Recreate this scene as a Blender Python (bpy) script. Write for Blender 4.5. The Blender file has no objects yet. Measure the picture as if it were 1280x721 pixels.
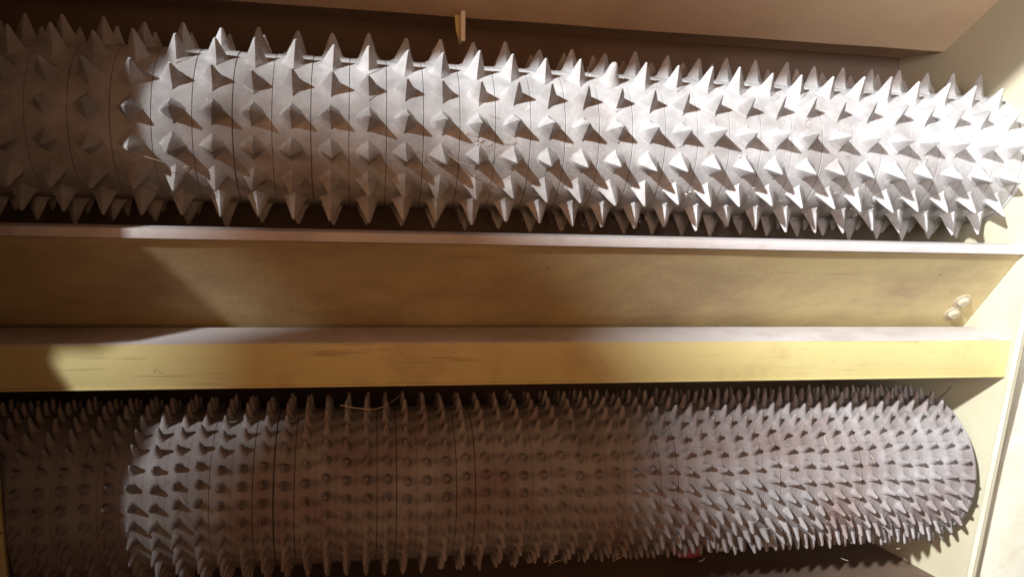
import bpy, bmesh, math, random
from mathutils import Matrix, Vector
R = math.radians
random.seed(7)
sc = bpy.context.scene
C = sc.collection

# ---------------------------------------------------------------- frame
# Machine frame: X along the rollers, u = depth, w = up, leaning PITCH against
# the world because the camera looks slightly down on the machine.
PITCH = R(13)
CAM_Z = 1.25
F = Matrix.Translation((0, 0, CAM_Z)) @ Matrix.Rotation(-PITCH, 4, 'X')
def W(X, u, v):                       # v counts downwards
    return F @ Vector((X, u, -v))
def Wd(X, u, v):
    return F.to_3x3() @ Vector((X, u, -v))

# ---------------------------------------------------------------- camera
fw = Vector((.18711, .98234, 0)); dn = Vector((.00786, -.0015, -.99997))
rt = fw.cross(-dn); rt.normalize(); up = rt.cross(fw)
cam_d = bpy.data.cameras.new('camera'); cam_d.lens = 36 * 1000 / 1280
cam_d.clip_start = .02; cam_d.clip_end = 100
cam = bpy.data.objects.new('camera', cam_d); C.objects.link(cam)
M = Matrix.Identity(4)
for i in range(3):
    M[i][0] = rt[i]; M[i][1] = up[i]; M[i][2] = -fw[i]
cam.matrix_world = F @ M
sc.camera = cam
def proj(X, u, w):
    p = Vector((X, u, w)); z = p.dot(fw)
    return 640 + 1000 * p.dot(rt) / z, 360.5 - 1000 * p.dot(up) / z, z

# ---------------------------------------------------------------- light
world = bpy.data.worlds.new('World'); sc.world = world; world.use_nodes = True
bg = world.node_tree.nodes['Background']
bg.inputs[0].default_value = (1.0, .56, .40, 1); bg.inputs[1].default_value = .042

KEY = Vector((.62, .62, .37))         # travel of the daylight in (X, u, v)
def lamp(name, kind, loc, target, energy, col, **kw):
    d = bpy.data.lights.new(name, kind); d.energy = energy; d.color = col
    for k, val in kw.items(): setattr(d, k, val)
    o = bpy.data.objects.new(name, d); C.objects.link(o)
    o.location = loc
    o.rotation_euler = (target - loc).to_track_quat('-Z', 'Y').to_euler()
    return o
tgt = W(.3, 1.05, 0)
kd = Wd(*KEY).normalized()
lamp('doorway_daylight', 'SPOT', tgt - kd * 9, W(.75, 1.05, 0), 8700, (.97, .99, 1),
     shadow_soft_size=.165, spot_size=R(14.5), spot_blend=1.0)
lamp('added_right_fill', 'SPOT', W(.45, -.8, -.12), W(1.15, 1.05, -.12), 150, (.97, .985, 1),
     shadow_soft_size=.35, spot_size=R(38), spot_blend=1.0)  # added lamp lifting the shadows at the right end
lamp('added_warm_left_fill', 'SPOT', W(-2.05, -.75, -.20), W(.60, 1.0, .04), 55, (1, .47, .235),
     shadow_soft_size=.45, spot_size=R(46), spot_blend=1.0)  # added warm fill from the left for the shaded surfaces
lamp('added_warm_front_fill', 'SPOT', W(.30, -1.1, .15), W(.42, 1.0, -.05), 40, (1, .50, .25),
     shadow_soft_size=.45, spot_size=R(60), spot_blend=1.0)  # added warm fill from the front, brightening hood, beam and rollers

vs = sc.view_settings
vs.view_transform = 'Standard'; vs.look = 'None'; vs.exposure = 0; vs.gamma = 1
vs.use_curve_mapping = False
sc.cycles.use_denoising = True
sc.cycles.max_bounces = 8

# ---------------------------------------------------------------- materials
def mat(name, c1, c2, scale=14, rough=.65, metal=0, bump=.25, bscale=220, stretch=(1, 1, 1),
        grime=None, gscale=6, gamt=.5, chips=None, camt=.62, spec=.4, streak=None):
    m = bpy.data.materials.new(name); m.use_nodes = True
    nt = m.node_tree; N = nt.nodes; L = nt.links
    b = N['Principled BSDF']
    tc = N.new('ShaderNodeNewGeometry')           # world position: no repeats from part to part
    mp = N.new('ShaderNodeMapping'); mp.inputs['Scale'].default_value = stretch
    L.new(tc.outputs['Position'], mp.inputs['Vector'])
    def noise(s, det=5, r=.6, vec=mp):
        n = N.new('ShaderNodeTexNoise'); n.inputs['Scale'].default_value = s
        n.inputs['Detail'].default_value = det; n.inputs['Roughness'].default_value = r
        L.new(vec.outputs[0] if vec is mp else vec, n.inputs['Vector']); return n
    def ramp(src, a, bb):
        r = N.new('ShaderNodeValToRGB'); r.color_ramp.elements[0].position = a; r.color_ramp.elements[1].position = bb
        L.new(src, r.inputs[0]); return r
    def mix(fac, A, B):
        x = N.new('ShaderNodeMix'); x.data_type = 'RGBA'
        L.new(fac, x.inputs[0])
        for s, val in ((6, A), (7, B)):
            if isinstance(val, tuple): x.inputs[s].default_value = (*val, 1)
            else: L.new(val, x.inputs[s])
        return x.outputs[2]
    r1 = ramp(noise(scale).outputs[0], .32, .68)
    col = mix(r1.outputs[0], c1, c2)
    if grime:
        r2 = ramp(noise(gscale, 8, .7).outputs[0], .62 - gamt * .35, .85 - gamt * .2)
        col = mix(r2.outputs[0], col, grime)
    if chips:
        r3 = ramp(noise(gscale * 9, 6, .65, tc.outputs['Position']).outputs[0], camt, camt + .05)
        col = mix(r3.outputs[0], col, chips)
    if streak:
        mp2 = N.new('ShaderNodeMapping'); mp2.inputs['Scale'].default_value = (6, 90, 150); mp2.inputs['Rotation'].default_value = (0, .03, .02)
        L.new(tc.outputs['Position'], mp2.inputs['Vector'])
        r4 = ramp(noise(1.0, 6, .7, mp2.outputs[0]).outputs[0], .60, .66)
        gate = ramp(noise(5, 3, .5, tc.outputs['Position']).outputs[0], .46, .60)
        mul = N.new('ShaderNodeMath'); mul.operation = 'MULTIPLY'
        L.new(r4.outputs[0], mul.inputs[0]); L.new(gate.outputs[0], mul.inputs[1])
        mul2 = N.new('ShaderNodeMath'); mul2.operation = 'MULTIPLY'; mul2.inputs[1].default_value = .55
        L.new(mul.outputs[0], mul2.inputs[0])
        col = mix(mul2.outputs[0], col, streak)
    L.new(col, b.inputs['Base Color'])
    rr = N.new('ShaderNodeMapRange'); rr.inputs['To Min'].default_value = rough - .12; rr.inputs['To Max'].default_value = min(1, rough + .15)
    L.new(noise(scale * 3).outputs[0], rr.inputs[0]); L.new(rr.outputs[0], b.inputs['Roughness'])
    b.inputs['Metallic'].default_value = metal
    b.inputs['Specular IOR Level'].default_value = spec
    bp = N.new('ShaderNodeBump'); bp.inputs['Strength'].default_value = bump; bp.inputs['Distance'].default_value = .002
    L.new(noise(bscale, 6, .6, tc.outputs['Position']).outputs[0], bp.inputs['Height']); L.new(bp.outputs[0], b.inputs['Normal'])
    return m
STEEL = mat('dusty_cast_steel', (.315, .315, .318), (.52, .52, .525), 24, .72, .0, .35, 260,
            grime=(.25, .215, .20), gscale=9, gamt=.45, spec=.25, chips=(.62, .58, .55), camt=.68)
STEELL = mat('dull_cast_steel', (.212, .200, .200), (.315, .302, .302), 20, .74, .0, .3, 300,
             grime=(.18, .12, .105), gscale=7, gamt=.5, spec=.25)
SEAM = mat('blackened_seam', (.03, .024, .02), (.06, .05, .04), 40, .9)
YEL = mat('aged_yellow_paint', (.58, .50, .215), (.65, .57, .27), 5, .48, 0, .12, 160,
          grime=(.42, .31, .15), gscale=7, gamt=.3, chips=(.16, .11, .06), camt=.675, streak=(.30, .22, .11))
WEB = mat('grimy_yellow_paint', (.43, .355, .18), (.53, .445, .24), 4, .6, 0, .2, 140, stretch=(.6, 1, 1.2),
          grime=(.30, .225, .14), gscale=9, gamt=.6, chips=(.16, .11, .07), camt=.68, streak=(.24, .17, .10))
DUST = mat('grey_dust_on_steel', (.52, .485, .48), (.62, .59, .59), 10, .75, 0, .3, 240,
           grime=(.40, .34, .30), gscale=11, gamt=.35)
CREAM = mat('cream_paint', (.44, .415, .29), (.52, .495, .37), 5, .5, 0, .15, 120,
            grime=(.48, .42, .29), gscale=6, gamt=.4, chips=(.25, .18, .12), camt=.73)
CREAM_LIT = mat('lit_cream_paint', (.70, .67, .52), (.78, .75, .62), 6, .5, 0, .15, 120, grime=(.52, .47, .35), gscale=8, gamt=.35, chips=(.25, .18, .12), camt=.73)  # cream paint lightened: brightness of the lit edge put into the colour
HOOD = mat('brown_stained_paint', (.66, .50, .34), (.76, .59, .42), 4, .6, 0, .25, 120,
           grime=(.56, .41, .27), gscale=5, gamt=.4)
DARK = mat('dark_brown_steel', (.13, .085, .06), (.19, .13, .09), 7, .8, 0, .3, 90)  # dark brown; on the left plate it stands for the shade there
BACK = mat('brown_back_steel', (.15, .11, .085), (.22, .165, .13), 6, .75, 0, .3, 90)
BOLT = mat('pale_bolt_steel', (.36, .31, .22), (.44, .385, .29), 60, .55, .0, .15, 300)
STRAW = mat('dry_straw', (.50, .42, .30), (.62, .54, .42), 60, .7)
LINT = mat('pale_residue', (.62, .57, .54), (.76, .72, .7), 80, .9, 0, .6, 500)
REDP = mat('red_plastic', (.20, .035, .05), (.28, .06, .075), 40, .4)
GLAZE = mat('grey_film', (.34, .36, .38), (.5, .52, .53), 30, .25, 0, .4, 60)
WHITE = mat('near_white_sliver', (.88, .87, .8), (.93, .92, .86), 60, .35, 0, .1, 200)  # near-white makes the hood sliver look lit where no daylight falls

# ---------------------------------------------------------------- helpers
def mesh(name, verts, faces, m, smooth=None):
    me = bpy.data.meshes.new(name); me.from_pydata(verts, [], faces); me.update()
    bm = bmesh.new(); bm.from_mesh(me); bmesh.ops.recalc_face_normals(bm, faces=bm.faces); bm.to_mesh(me); bm.free()
    me.materials.append(m)
    if smooth is not None:
        for p in me.polygons: p.use_smooth = True
        me.set_sharp_from_angle(angle=R(smooth))
    return me
def obj(name, me, parent=None, mtx=None):
    o = bpy.data.objects.new(name, me); C.objects.link(o)
    if parent: o.parent = parent
    if mtx is not None: o.matrix_local = mtx
    return o
def thing(name, label, cat, mtx, group=None):
    o = obj(name, None, None, mtx); o.empty_display_size = .05
    return tag(o, label, cat, group)
def tag(o, label, cat, group=None, kind=None):
    o['label'] = label; o['category'] = cat
    if group: o['group'] = group
    if kind: o['kind'] = kind
    return o
def T(X, u, v): return Matrix.Translation((X, u, -v))
def bevel(me, w, seg=2):
    bm = bmesh.new(); bm.from_mesh(me)
    bmesh.ops.bevel(bm, geom=list(bm.edges), offset=w, segments=seg, affect='EDGES', profile=.6)
    bm.to_mesh(me); bm.free()
    for p in me.polygons: p.use_smooth = True
    me.set_sharp_from_angle(angle=R(40))
    return me
def extrude_x(name, prof, x0, x1, m, bw=.0012, nx=1, wob=0):
    """profile [(u, v)...] swept along X, cut into nx spans with a little unevenness"""
    n = len(prof); vs_ = []; fs = []
    for k in range(nx + 1):
        x = x0 + (x1 - x0) * k / nx
        du, dv = (random.uniform(-wob, wob), random.uniform(-wob, wob)) if 0 < k < nx else (0, 0)
        vs_ += [(x, u + du, -v - dv) for u, v in prof]
    for k in range(nx):
        for i in range(n):
            j = (i + 1) % n
            fs.append((k * n + i, k * n + j, (k + 1) * n + j, (k + 1) * n + i))
    fs.append(tuple(range(n))); fs.append(tuple(nx * n + i for i in range(n)))
    me = mesh(name, vs_, fs, m)
    if bw and nx == 1: bevel(me, bw)
    elif nx > 1:
        for p in me.polygons: p.use_smooth = True
        me.set_sharp_from_angle(angle=R(30))
    return me
def plate_x(name, poly, x0, x1, m, bw=.001):
    return extrude_x(name, poly, x0, x1, m, bw)
def tube(name, pts, r0, r1, m, n=5):
    vs_ = []; fs = []
    for i, p in enumerate(pts):
        p = Vector(p); a = Vector(pts[max(0, i - 1)]); b = Vector(pts[min(len(pts) - 1, i + 1)])
        t = (b - a).normalized(); s = t.orthogonal().normalized(); q = t.cross(s)
        rr = r0 + (r1 - r0) * i / (len(pts) - 1)
        vs_ += [tuple(p + (s * math.cos(6.2832 * k / n) + q * math.sin(6.2832 * k / n)) * rr) for k in range(n)]
    for i in range(len(pts) - 1):
        for k in range(n):
            fs.append((i * n + k, i * n + (k + 1) % n, (i + 1) * n + (k + 1) % n, (i + 1) * n + k))
    fs.append(tuple(range(n))); fs.append(tuple((len(pts) - 1) * n + k for k in range(n)))
    return mesh(name, vs_, fs, m, 60)

# ---------------------------------------------------------------- machine housing
XL, XR = -.60, .9265
# right side plate: the inner wall the rollers run up to
EDGE = [(.872, -.40), (.9955, .109), (1.0747, .437), (1.09, .50)]
sp = thing('side_plate', 'cream painted steel side plate closing the right end of both rollers', 'side plate', F @ T(XR, 1.1, .5))
SL = T(-XR, -1.1, -.5)
def sl(name, me, parent=sp): return obj(name, me, parent, SL)
sl('wall_sheet', plate_x('wall_sheet', [(.87, -.62)] + EDGE + [(1.62, .50), (1.62, -.62)], XR, XR + .008, CREAM))
# edge bar standing along the front edge of the plate
def bar(name, a0, a1, b0, b1, m, th=.012):
    vs_ = [(a0[0], a0[1], -a0[2]), (b0[0], b0[1], -b0[2]), (b1[0], b1[1], -b1[2]), (a1[0], a1[1], -a1[2])]
    vs_ += [(x, u + th, w) for x, u, w in vs_]
    return bevel(mesh(name, vs_, [(0, 1, 2, 3), (4, 5, 6, 7), (0, 1, 5, 4), (1, 2, 6, 5), (2, 3, 7, 6), (3, 0, 4, 7)], m), .0012)
sl('edge_bar', bar('edge_bar', (XR - .001, .868, -.40), (XR - .001, 1.088, .50), (.962, .875, -.40), (.938, 1.100, .50), CREAM_LIT, .010))
sl('outer_sheet', bar('outer_sheet', (.936, .90, -.40), (.936, 1.112, .50), (1.12, .90, -.40), (1.12, 1.112, .50), CREAM_LIT, .006))
sl('scratch', tube('scratch', [(XR - .0002, 1.12 + .012 * i, -(.150 + .011 * i + .002 * math.sin(i * 2.1))) for i in range(7)], .0006, .0004, DARK))

lp = thing('side_plate', 'dark left side plate out of view, front edge outlined to shade the roller ends', 'side plate', F @ T(XL, 1.1, .5))
LL = T(-XL, -1.1, -.5)
obj('wall_sheet', plate_x('wall_sheet', [(.58, -.75), (.592, -.47), (.612, -.27), (.640, -.16), (.675, -.125), (.715, -.10), (.725, -.08), (.712, -.06), (.686, -.035), (.682, .15), (.70, .50), (1.62, .50), (1.62, -.75)], XL - .008, XL, DARK), lp, LL)  # unseen plate; front outline and dark tone made to shade the left
ub = obj('upright_bar', bar('upright_bar', (-.422, 1.0, .20), (-.422, 1.06, .462), (-.405, 1.003, .20), (-.405, 1.063, .462), YEL, .008), None, F)
tag(ub, 'narrow orange-brown upright bar at the lower left edge of the lower roller', 'bar')

bp_ = obj('back_panel', extrude_x('back_panel', [(1.25, -.415), (1.25, .03), (1.154, .080), (1.158, .086), (1.258, .034), (1.258, -.415)], XL, XR, BACK, .001), None, F)  # set close, with an added bend, to keep daylight spill out of view
tag(bp_, 'dark brown back panel in the gap above the upper roller', 'panel')
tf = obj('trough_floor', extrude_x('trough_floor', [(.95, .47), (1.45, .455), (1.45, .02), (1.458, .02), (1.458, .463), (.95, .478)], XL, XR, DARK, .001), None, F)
tag(tf, 'dark trough floor in shadow under the fine toothed roller', 'trough')

# hood over the upper roller, seen from below
hd = obj('hood_plate', extrude_x('hood_plate', [(1.142, -.388), (.56, -.611), (.556, -.556), (.550, -.556), (.552, -.620), (1.142, -.400), (1.30, -.425), (1.30, -.418), (1.145, -.389)], XL, XR - .0005, HOOD, 0, 14, .0006), None, F)  # unseen front fold and rear lid added to block daylight
tag(hd, 'brown stained hood plate running along the top above the coarse spikes', 'hood')
tb = thing('bright_sliver', 'small bright sliver, whitened for a backlit gap, under the brown hood edge', 'strip', F @ T(.139, 1.12, -.366))
obj('edge', bevel(mesh('edge', [(x, u, w) for x in (-.003, .003) for u in (-.012, .012) for w in (-.022, .020)],
    [(0, 1, 3, 2), (4, 5, 7, 6), (0, 1, 5, 4), (2, 3, 7, 6), (0, 2, 6, 4), (1, 3, 7, 5)], WHITE), .0006), tb)
obj('flap', bevel(mesh('flap', [(x, .004 + t, w) for t in (0, .0015) for x, w in ((-.0105, .019), (-.0033, .019), (-.0033, -.021), (-.0085, -.002))],
    [(0, 1, 2, 3), (4, 5, 6, 7), (0, 1, 5, 4), (1, 2, 6, 5), (2, 3, 7, 6), (3, 0, 4, 7)], YEL), .0003), tb)

# inclined chute plate between the rollers, with its lip and two bolts
ch = thing('chute_plate', 'grimy yellow-brown sloping chute plate between the two spiked rollers', 'chute plate', F @ T(.25, 1.05, .08))
CL = T(-.25, -1.05, -.08)
XA, XB = XL + .001, XR - .001
obj('sloping_sheet', extrude_x('sloping_sheet', [(.9815, -.0545), (1.094, .050), (1.135, .088), (1.130, .0925), (1.089, .0545), (.9765, -.050)][::-1] if False else
    [(.983, -.0535), (1.1464, .1021), (1.1516, .0971), (.990, -.0565)], XA, XB, WEB, 0, 16, .0004), ch, CL)
obj('top_lip', extrude_x('top_lip', [(.9745, -.0650), (.9768, -.0535), (1.000, -.0590), (.9980, -.0705)], XA, XB + .0, DUST, .0016), ch, CL)
def bolt(x, y):
    # where the sight line of the bolt meets the sloping sheet
    k = (1.130 - .983) / (.0865 + .0535)
    q = fw + rt * ((x - 640) / 1000) - up * ((y - 360.5) / 1000)
    s = (.983 + .0535 * k) / (q[1] + k * q[2]); p = q * s
    nrm = Vector((0, -1, -k)).normalized()
    rot = nrm.to_track_quat('Z', 'X').to_matrix().to_4x4()
    n = 14
    def disc(name, r, z0, z1, dome, sides, m, ph=0):
        vs_ = [(r * math.cos(6.2832 * (i + ph) / sides), r * math.sin(6.2832 * (i + ph) / sides), z0) for i in range(sides)]
        vs_ += [(v[0], v[1], z1) for v in vs_[:sides]]
        vs_ += [(v[0] * .72, v[1] * .72, z1 + dome) for v in vs_[:sides]]
        fs = [tuple(range(2 * sides, 3 * sides))]
        for a in (0, sides):
            fs += [(a + i, a + (i + 1) % sides, a + sides + (i + 1) % sides, a + sides + i) for i in range(sides)]
        return mesh(name, vs_, fs, m, 35)
    b = obj('bolt', disc('bolt', .0092, .0012, .0042, .0026, 16, BOLT), ch, CL @ Matrix.Translation(p) @ rot)
    obj('washer', disc('washer', .0138, 0, .0014, .0004, 20, BOLT), b)
bolt(1203, 376); bolt(1191, 391)

# yellow box beam in front of the chute plate
cp, sp_ = math.cos(PITCH), math.sin(PITCH)
bm_ = thing('cross_beam', 'yellow painted box beam with a dusty grey top crossing between the rollers', 'beam', F @ T(.25, 1.03, .12))
BL = T(-.25, -1.03, -.12)
def Q(y, z): return (1.0 + 1.0 * (cp * y + sp_ * z), 1.0 * (.0678 - sp_ * y + cp * z))     # along and down, true to the world's level
obj('front_face', extrude_x('front_face', [Q(0, 0.0015), Q(.004, 0.0015), Q(.004, .0535), Q(0, .0535)], XA, XR - .0012, YEL, .0007, 1), bm_, BL)
obj('top_face', extrude_x('top_face', [Q(.0003, 0), Q(.0003, .0014), Q(.069, .0014), Q(.069, 0)], XA, XR - .0012, DUST, .0005, 1), bm_, BL)
obj('back_face', extrude_x('back_face', [Q(.065, .0016), Q(.069, .0016), Q(.069, .053), Q(.065, .053)], XA, XR - .0012, YEL, 0), bm_, BL)
obj('end_cap', extrude_x('end_cap', [Q(.0006, .0018), Q(.0685, .0018), Q(.0685, .0533), Q(.0006, .0533)], .9208, .9246, YEL, .0004), bm_, BL)
obj('bottom_edge', extrude_x('bottom_edge', [Q(-.0015, .0537), Q(.128, .0537), Q(.128, .0567), Q(-.0015, .0567)], XA, XR - .0012, YEL, .0006), bm_, BL)  # carried back to the chute to close a light leak

# ---------------------------------------------------------------- rollers
def ring_mesh(name, Rb, wid, gap, depth, m, seg=60, c=.0009, ridge=0):
    h = wid / 2 - gap / 2
    prof = [(-h, Rb - depth), (-h, Rb - c), (-h + c, Rb), *([(-.0045, Rb), (-.0012, Rb + ridge), (.0012, Rb + ridge), (.0045, Rb)] if ridge else [(0, Rb + .0002)]), (h - c, Rb), (h, Rb - c), (h, Rb - depth)]
    vs_ = []; fs = []; n = len(prof)
    for k in range(seg):
        a = 6.28318 * k / seg
        vs_ += [(x, r * math.cos(a), r * math.sin(a)) for x, r in prof]
    for k in range(seg):
        for i in range(n - 1):
            j = (k + 1) % seg
            fs.append((k * n + i, k * n + i + 1, j * n + i + 1, j * n + i))
    return mesh(name, vs_, fs, m, 40)
def tooth_mesh(name, lv, sides, a, b, m, h, jit, sink=.006, corner=None, sharp=32):
    vs_ = []; fs = []
    lean = (random.uniform(-jit, jit), random.uniform(-jit, jit))
    for t, s in lv:
        for k in range(sides):
            an = 6.28318 * k / sides
            cx, sy = math.cos(an), math.sin(an)
            f_ = 1
            if corner and k % 2:      # cheek points of the lens
                cx, sy = math.copysign(.67, cx), math.copysign(.50, sy)
            ss = s * (1 + random.uniform(-.05, .05))
            z = t * h if t >= 0 else -sink
            vs_.append((a * ss * cx * f_ + lean[0] * max(0, t), b * ss * sy * f_ + lean[1] * max(0, t), z))
    n = len(lv)
    for i in range(n - 1):
        for k in range(sides):
            fs.append((i * sides + k, i * sides + (k + 1) % sides, (i + 1) * sides + (k + 1) % sides, (i + 1) * sides + k))
    fs.append(tuple((n - 1) * sides + k for k in range(sides)))
    return mesh(name, vs_, fs, m, sharp)

def build_roller(name, label, centre, Rb, h, pitch, x_first, x_lo, x_hi, nteeth, phi0, ringm, seam_m, teeth, top_n, phase_jit, shown):
    cu, cv = centre
    root = thing(name, label, 'roller', F @ T(.25, cu, cv), 'spiked rollers in the machine')
    rings = []
    k0 = math.ceil((x_lo - x_first) / pitch); k1 = math.floor((x_hi - x_first) / pitch)
    core = []
    L0 = Matrix.Translation((-.25, 0, 0))
    # dark core seen only in the seams
    n = 40; cr = Rb - .0045
    vs_ = [(x, cr * math.cos(6.28318 * i / n), cr * math.sin(6.28318 * i / n)) for x in (x_first + (k0 - .5) * pitch, x_first + (k1 + .5) * pitch) for i in range(n)]
    fs = [(i, (i + 1) % n, n + (i + 1) % n, n + i) for i in range(n)] + [tuple(range(n)), tuple(range(n, 2 * n))]
    obj('core', mesh('core', vs_, fs, seam_m, 30), root, L0)
    cand = []
    for k in range(k0, k1 + 1):
        x = x_first + k * pitch
        me = random.choice(ringm)
        s = 1 + random.uniform(-.004, .004)
        ro = obj('toothed_ring', me, root, L0 @ Matrix.Translation((x, 0, 0)) @ Matrix.Diagonal((1, s, s, 1)))
        pj = random.gauss(0, phase_jit)
        for t in range(nteeth):
            ph = phi0 + 360 / nteeth * t + pj + random.gauss(0, .15)
            ph = (ph + 180) % 360 - 180
            p = R(ph)
            rad = Vector((0, -math.cos(p), math.sin(p)))
            base = Vector((x, cu, -cv)) + rad * Rb
            tip = base + rad * h
            vis = rad.dot(-base.normalized())
            px, py, z = proj(*tip)
            ok = shown(px, py, vis)
            cand.append((ok, -z, ro, x, p, random.choice(teeth), k, t))
    cand.sort(key=lambda c: (not c[0], -c[1]))
    bmv = []; bmf = []
    for i, (ok, z, ro, x, p, me, k, t) in enumerate(cand):
        mloc = Matrix.Rotation(math.pi / 2 - p, 4, 'X') @ Matrix.Translation((0, 0, Rb)) @ Matrix.Rotation(random.gauss(0, .06), 4, 'Z') @ Matrix.Rotation(random.gauss(0, .035), 4, 'Y') @ \
            Matrix.Diagonal((1, 1, random.uniform(.86, 1.08), 1))
        if ok and i < top_n:
            if name == 'coarse_spiked_roller' and abs(x - .31) < .02 and abs(math.degrees(p) - 48) < 6:
                mloc = mloc @ Matrix.Diagonal((1, 1, .72, 1)); me = STUB
            obj('tooth', me, ro, mloc)
        else:
            mm = Matrix.Translation((x, 0, 0)) @ mloc
            o0 = len(bmv)
            bmv += [tuple(mm @ v.co) for v in me.vertices]
            bmf += [tuple(o0 + j for j in q.vertices) for q in me.polygons]
    rest = obj('remaining_teeth', mesh('remaining_teeth', bmv, bmf, teeth[0].materials[0], 32), root, L0)
    rest['kind'] = 'stuff'
    xe = x_first + (k1 + .5) * pitch
    return root, L0, xe, (x_first + (k0 - .5) * pitch)

COARSE = [(-1, 1.08), (0, 1.0), (.07, .80), (.30, .62), (.65, .37), (.90, .18), (1, .105)]
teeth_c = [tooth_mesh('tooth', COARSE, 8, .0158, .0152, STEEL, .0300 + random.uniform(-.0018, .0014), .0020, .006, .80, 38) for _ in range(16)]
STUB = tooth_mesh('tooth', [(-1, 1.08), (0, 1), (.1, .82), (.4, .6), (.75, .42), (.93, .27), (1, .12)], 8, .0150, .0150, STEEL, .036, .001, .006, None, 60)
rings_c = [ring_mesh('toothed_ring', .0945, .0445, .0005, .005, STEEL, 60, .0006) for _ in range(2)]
rootU, LU, xeU, xsU = build_roller('coarse_spiked_roller', 'upper steel roller with large pyramid spikes in widely spaced rows', (1.071, -.202), .0945, .0325,
    .0445, .0085, XL + .025, XR - .018, 15, 0, rings_c, SEAM, teeth_c, 300, .25,
    lambda px, py, vis: vis > -.45 and -30 < px < 1310 and -20 < py < 315)
FINE = [(-1, 1.1), (0, 1.0), (.12, .76), (.42, .56), (.76, .40), (.93, .27), (1, .10)]
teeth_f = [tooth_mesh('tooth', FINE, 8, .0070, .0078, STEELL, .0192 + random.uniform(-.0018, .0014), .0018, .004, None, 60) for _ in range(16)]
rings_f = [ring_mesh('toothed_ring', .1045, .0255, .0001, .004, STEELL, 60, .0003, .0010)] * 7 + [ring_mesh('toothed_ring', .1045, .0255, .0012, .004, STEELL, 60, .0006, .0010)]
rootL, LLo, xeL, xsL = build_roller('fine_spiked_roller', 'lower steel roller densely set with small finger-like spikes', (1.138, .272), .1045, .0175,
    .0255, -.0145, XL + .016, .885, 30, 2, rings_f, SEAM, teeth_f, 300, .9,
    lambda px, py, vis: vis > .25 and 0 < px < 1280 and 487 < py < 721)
# end discs
def disc_x(name, r, x0, x1, m, n=64):
    vs_ = [(x, r * math.cos(6.28318 * i / n), r * math.sin(6.28318 * i / n)) for x in (x0, x1) for i in range(n)]
    fs = [(i, (i + 1) % n, n + (i + 1) % n, n + i) for i in range(n)] + [tuple(range(n)), tuple(range(n, 2 * n))]
    return bevel(mesh(name, vs_, fs, m), .0008)
for root, xe, xs, rb, L0, m in ((rootU, xeU, xsU, .0945, LU, STEEL), (rootL, xeL, xsL, .1045, LLo, STEELL)):
    obj('end_disc', disc_x('end_disc', rb + .0015, xe + .0006, xe + .0066, m), root, L0)
    obj('shaft', disc_x('shaft', .028, xe + .007, XR - .0005, DARK, 32), root, L0)
    obj('end_disc', disc_x('end_disc', rb, xs - .0046, xs - .0006, DARK), root, L0)

# ---------------------------------------------------------------- stray bits
def ondrum(x, y, cu, cv, rad):
    q = fw + rt * ((x - 640) / 1000) - up * ((y - 360.5) / 1000)
    a = q[1] ** 2 + q[2] ** 2; b = -(q[1] * cu - q[2] * cv); c = cu * cu + cv * cv - rad * rad
    D = max(b * b - a * c, 0)
    return q * ((-b - math.sqrt(D)) / a)
def fibre(name, label, pix, drum, rad, r0, m=None):
    pts = [ondrum(x, y, *drum, rad) for x, y in pix]
    # resample with a Catmull-Rom so that it bends softly
    out = []
    for i in range(len(pts) - 1):
        p0, p1, p2, p3 = pts[max(0, i - 1)], pts[i], pts[i + 1], pts[min(len(pts) - 1, i + 2)]
        for k in range(5):
            t = k / 5
            out.append(.5 * ((2 * p1) + (p2 - p0) * t + (2 * p0 - 5 * p1 + 4 * p2 - p3) * t * t + (3 * p1 - p0 - 3 * p2 + p3) * t ** 3))
    out.append(pts[-1]); o0 = out[0].copy()
    me = tube(name, [p - o0 for p in out], r0, r0 * .5, m or STRAW)
    o = obj(name, me, None, F @ Matrix.Translation(o0)); return tag(o, label, 'straw')
UP_, LO_ = (1.071, -.202), (1.138, .272)
fibre('straw', 'thin pale straw lying across the top of the lower roller below the beam', [(425, 506), (448, 510), (470, 511), (488, 503), (500, 494)], LO_, .1265, .0007)
fibre('straw', 'short bent straw caught on a spike in the middle of the upper roller', [(561, 193), (572, 202), (588, 207), (592, 210)], UP_, .109, .0008)
fibre('straw', 'short straw tuft by a spike at the left of the upper roller', [(150, 183), (163, 190), (185, 197), (205, 203)], UP_, .112, .0007)

tz = lambda u: .47 - .015 * (u - .95) / .5
def litter(name, label, cat, me, X, u, lift=.001): 
    return tag(obj(name, me, None, F @ T(X, u, tz(u) - lift)), label, cat)
def flake(name, m, w, d, hgt, seed):
    random.seed(seed); n = 6; vs_ = []; fs = []
    for i in range(n):
        for j in range(n):
            x = (i / (n - 1) - .5) * w; y = (j / (n - 1) - .5) * d
            vs_.append((x + random.uniform(-.1, .1) * w / n, y, hgt * (.3 + random.random() * .7) * (1 if 0 < i < n - 1 and 0 < j < n - 1 else .15)))
    fs = [(i * n + j, i * n + j + 1, (i + 1) * n + j + 1, (i + 1) * n + j) for i in range(n - 1) for j in range(n - 1)]
    me = mesh(name, vs_, fs, m, 60)
    bm = bmesh.new(); bm.from_mesh(me); bmesh.ops.solidify(bm, geom=list(bm.faces), thickness=.0008); bm.to_mesh(me); bm.free()
    return me
litter('plastic_scrap', 'crumpled red plastic scrap in the trough under the lower roller', 'scrap', flake('plastic_scrap', REDP, .045, .05, .03, 3), .555, 1.30, .004)
litter('film_scrap', 'crumpled grey plastic film in the trough right of the red scrap', 'scrap', flake('film_scrap', GLAZE, .05, .07, .035, 5), .635, 1.33, .004)
litter('film_scrap', 'smaller grey film scrap in the trough nearest the cream side plate', 'scrap', flake('film_scrap', GLAZE, .05, .05, .03, 9), .71, 1.33, .004)
random.seed(21)
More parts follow.
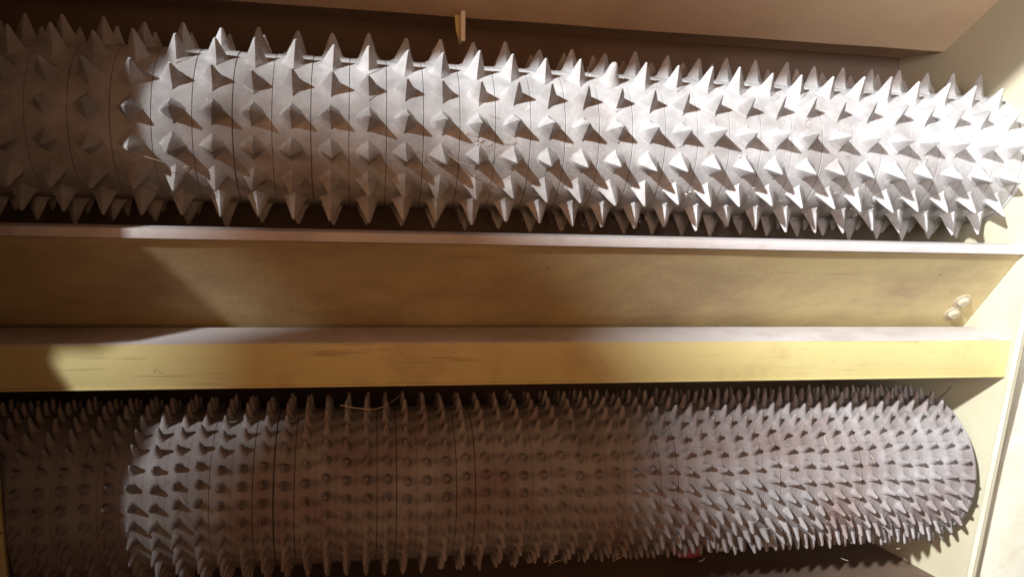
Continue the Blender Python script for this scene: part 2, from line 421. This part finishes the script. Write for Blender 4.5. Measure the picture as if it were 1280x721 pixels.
for lab, X, u, ang in (('pale straw in the dark trough under the middle of the lower roller', .33, 1.29, .5),
                       ('second pale straw in the trough, beside the red scrap', .44, 1.30, -.9)):
    pts = [(.05 * (i / 6 - .5) * math.cos(ang), .05 * (i / 6 - .5) * math.sin(ang) + .004 * math.sin(i), .004 + .006 * i / 6) for i in range(7)]
    litter('straw', lab, 'straw', tube('straw', pts, .0009, .0005, STRAW), X, u, .002)

# clotted residue stuck to the spikes
random.seed(5)
vs_ = []; fs = []
def clump(p, r):
    o0 = len(vs_); n = 6
    for i in range(n):
        for j in range(4):
            th = math.pi * (j + .5) / 4; an = 6.283 * i / n; rr = r * random.uniform(.55, 1.3)
            vs_.append((p[0] + rr * math.sin(th) * math.cos(an), p[1] + rr * math.sin(th) * math.sin(an), p[2] + rr * math.cos(th)))
    for i in range(n):
        for j in range(3):
            a = o0 + i * 4 + j; b = o0 + ((i + 1) % n) * 4 + j
            fs.append((a, b, b + 1, a + 1))
for x, y, sz, nn in ((600, 172, 9, 26), (648, 158, 4, 8), (657, 90, 3, 6), (735, 92, 7, 10), (805, 268, 9, 16), (800, 245, 5, 8), (1065, 268, 9, 18), (1110, 160, 8, 10),
                     (1155, 200, 10, 18), (1190, 140, 6, 8), (990, 255, 6, 8), (930, 205, 6, 8), (700, 285, 6, 10), (860, 240, 8, 10), (1180, 245, 8, 12), (960, 280, 6, 10),
                     (505, 60, 4, 6), (560, 205, 6, 8), (1010, 160, 6, 6), (195, 232, 5, 8), (325, 222, 4, 5)):
    for _ in range(nn):
        p = ondrum(x + random.gauss(0, sz * .5), y + random.gauss(0, sz * .8), *UP_, random.uniform(.0932, .0965))
        clump(p - Vector((.25, UP_[0], -UP_[1])), random.uniform(.0004, .0012))
rs = obj('residue', mesh('residue', vs_, fs, LINT, 60), rootU); rs['kind'] = 'stuff'

# chaff and short fibres caught between the teeth, one mass on each roller
def chaff(root, drum, Rb, n, spots, seed):
    random.seed(seed); V = []; Fc = []
    for _ in range(n):
        x, y, sx, sy = random.choice(spots)
        p = ondrum(random.gauss(x, sx), random.gauss(y, sy), *drum, Rb + random.uniform(.0006, .004)) - Vector((.25, drum[0], -drum[1]))
        rad = Vector((0, p.y, p.z)).normalized(); ax = Vector((1, 0, 0)); ci = rad.cross(ax)
        a = random.uniform(0, 6.283); d = (ax * math.cos(a) + ci * math.sin(a) + rad * random.uniform(-.1, .5)).normalized()
        ln = random.choice((.004, .006, .009, .014)) * random.uniform(.7, 1.3); r = random.uniform(.00018, .0004)
        bend = d.cross(rad) * random.uniform(-.35, .35) * ln
        pts = [p - d * ln * .5, p + bend * .6 + rad * .0006, p + d * ln * .5 + bend * .2]
        o0 = len(V)
        for q in pts:
            s_ = d.orthogonal().normalized(); t_ = d.cross(s_)
            V += [tuple(q + (s_ * math.cos(2.0944 * k) + t_ * math.sin(2.0944 * k)) * r) for k in range(3)]
        for i in range(2):
            for k in range(3):
                Fc.append((o0 + i * 3 + k, o0 + i * 3 + (k + 1) % 3, o0 + i * 3 + 3 + (k + 1) % 3, o0 + i * 3 + 3 + k))
    o = obj('chaff', mesh('chaff', V, Fc, STRAW, 60), root); o['kind'] = 'stuff'
chaff(rootU, UP_, .0945, 120, [(600, 180, 25, 20), (700, 240, 60, 20), (850, 245, 60, 22), (1060, 262, 60, 14), (1150, 200, 40, 25), (950, 220, 120, 30), (560, 210, 40, 25), (200, 220, 60, 20), (730, 95, 30, 12)], 11)
chaff(rootL, LO_, .1045, 150, [(720, 690, 90, 8), (900, 650, 90, 25), (1000, 560, 90, 40), (600, 600, 150, 50), (240, 600, 60, 50), (1100, 620, 50, 40)], 12)

# ---------------------------------------------------------------- added unseen cover standing off to the left: outline made to shape the shade on the middle
def blocker():
    X0 = -2.2
    lpos = Vector((.3, 1.05, 0)) - KEY.normalized() * 9
    pts = [(.58, -.49), (.560, -.33), (.612, -.15), (.630, -.05), (.66, .02), (.69, .10), (.70, .35), (.0, .35), (-.05, -.30), (-.05, -.48), (.06, -.61), (.27, -.63), (.38, -.585), (.47, -.55)]
    poly = []
    for u, v in pts:                  # the gap between cover and side plate lets a slit of daylight in
        p = Vector((-.6, u, v)); q = p + (lpos - p) * ((X0 + .6) / (lpos.x + .6)); poly.append((q.y, q.z))
    return plate_x('shade_blocker', poly, X0 - .02, X0, YEL)
cv = obj('shade_blocker', blocker(), None, F)  # added light blocker, not a known part of the machine
tag(cv, 'unseen yellow cover swung open to the left of the rollers', 'blocker')
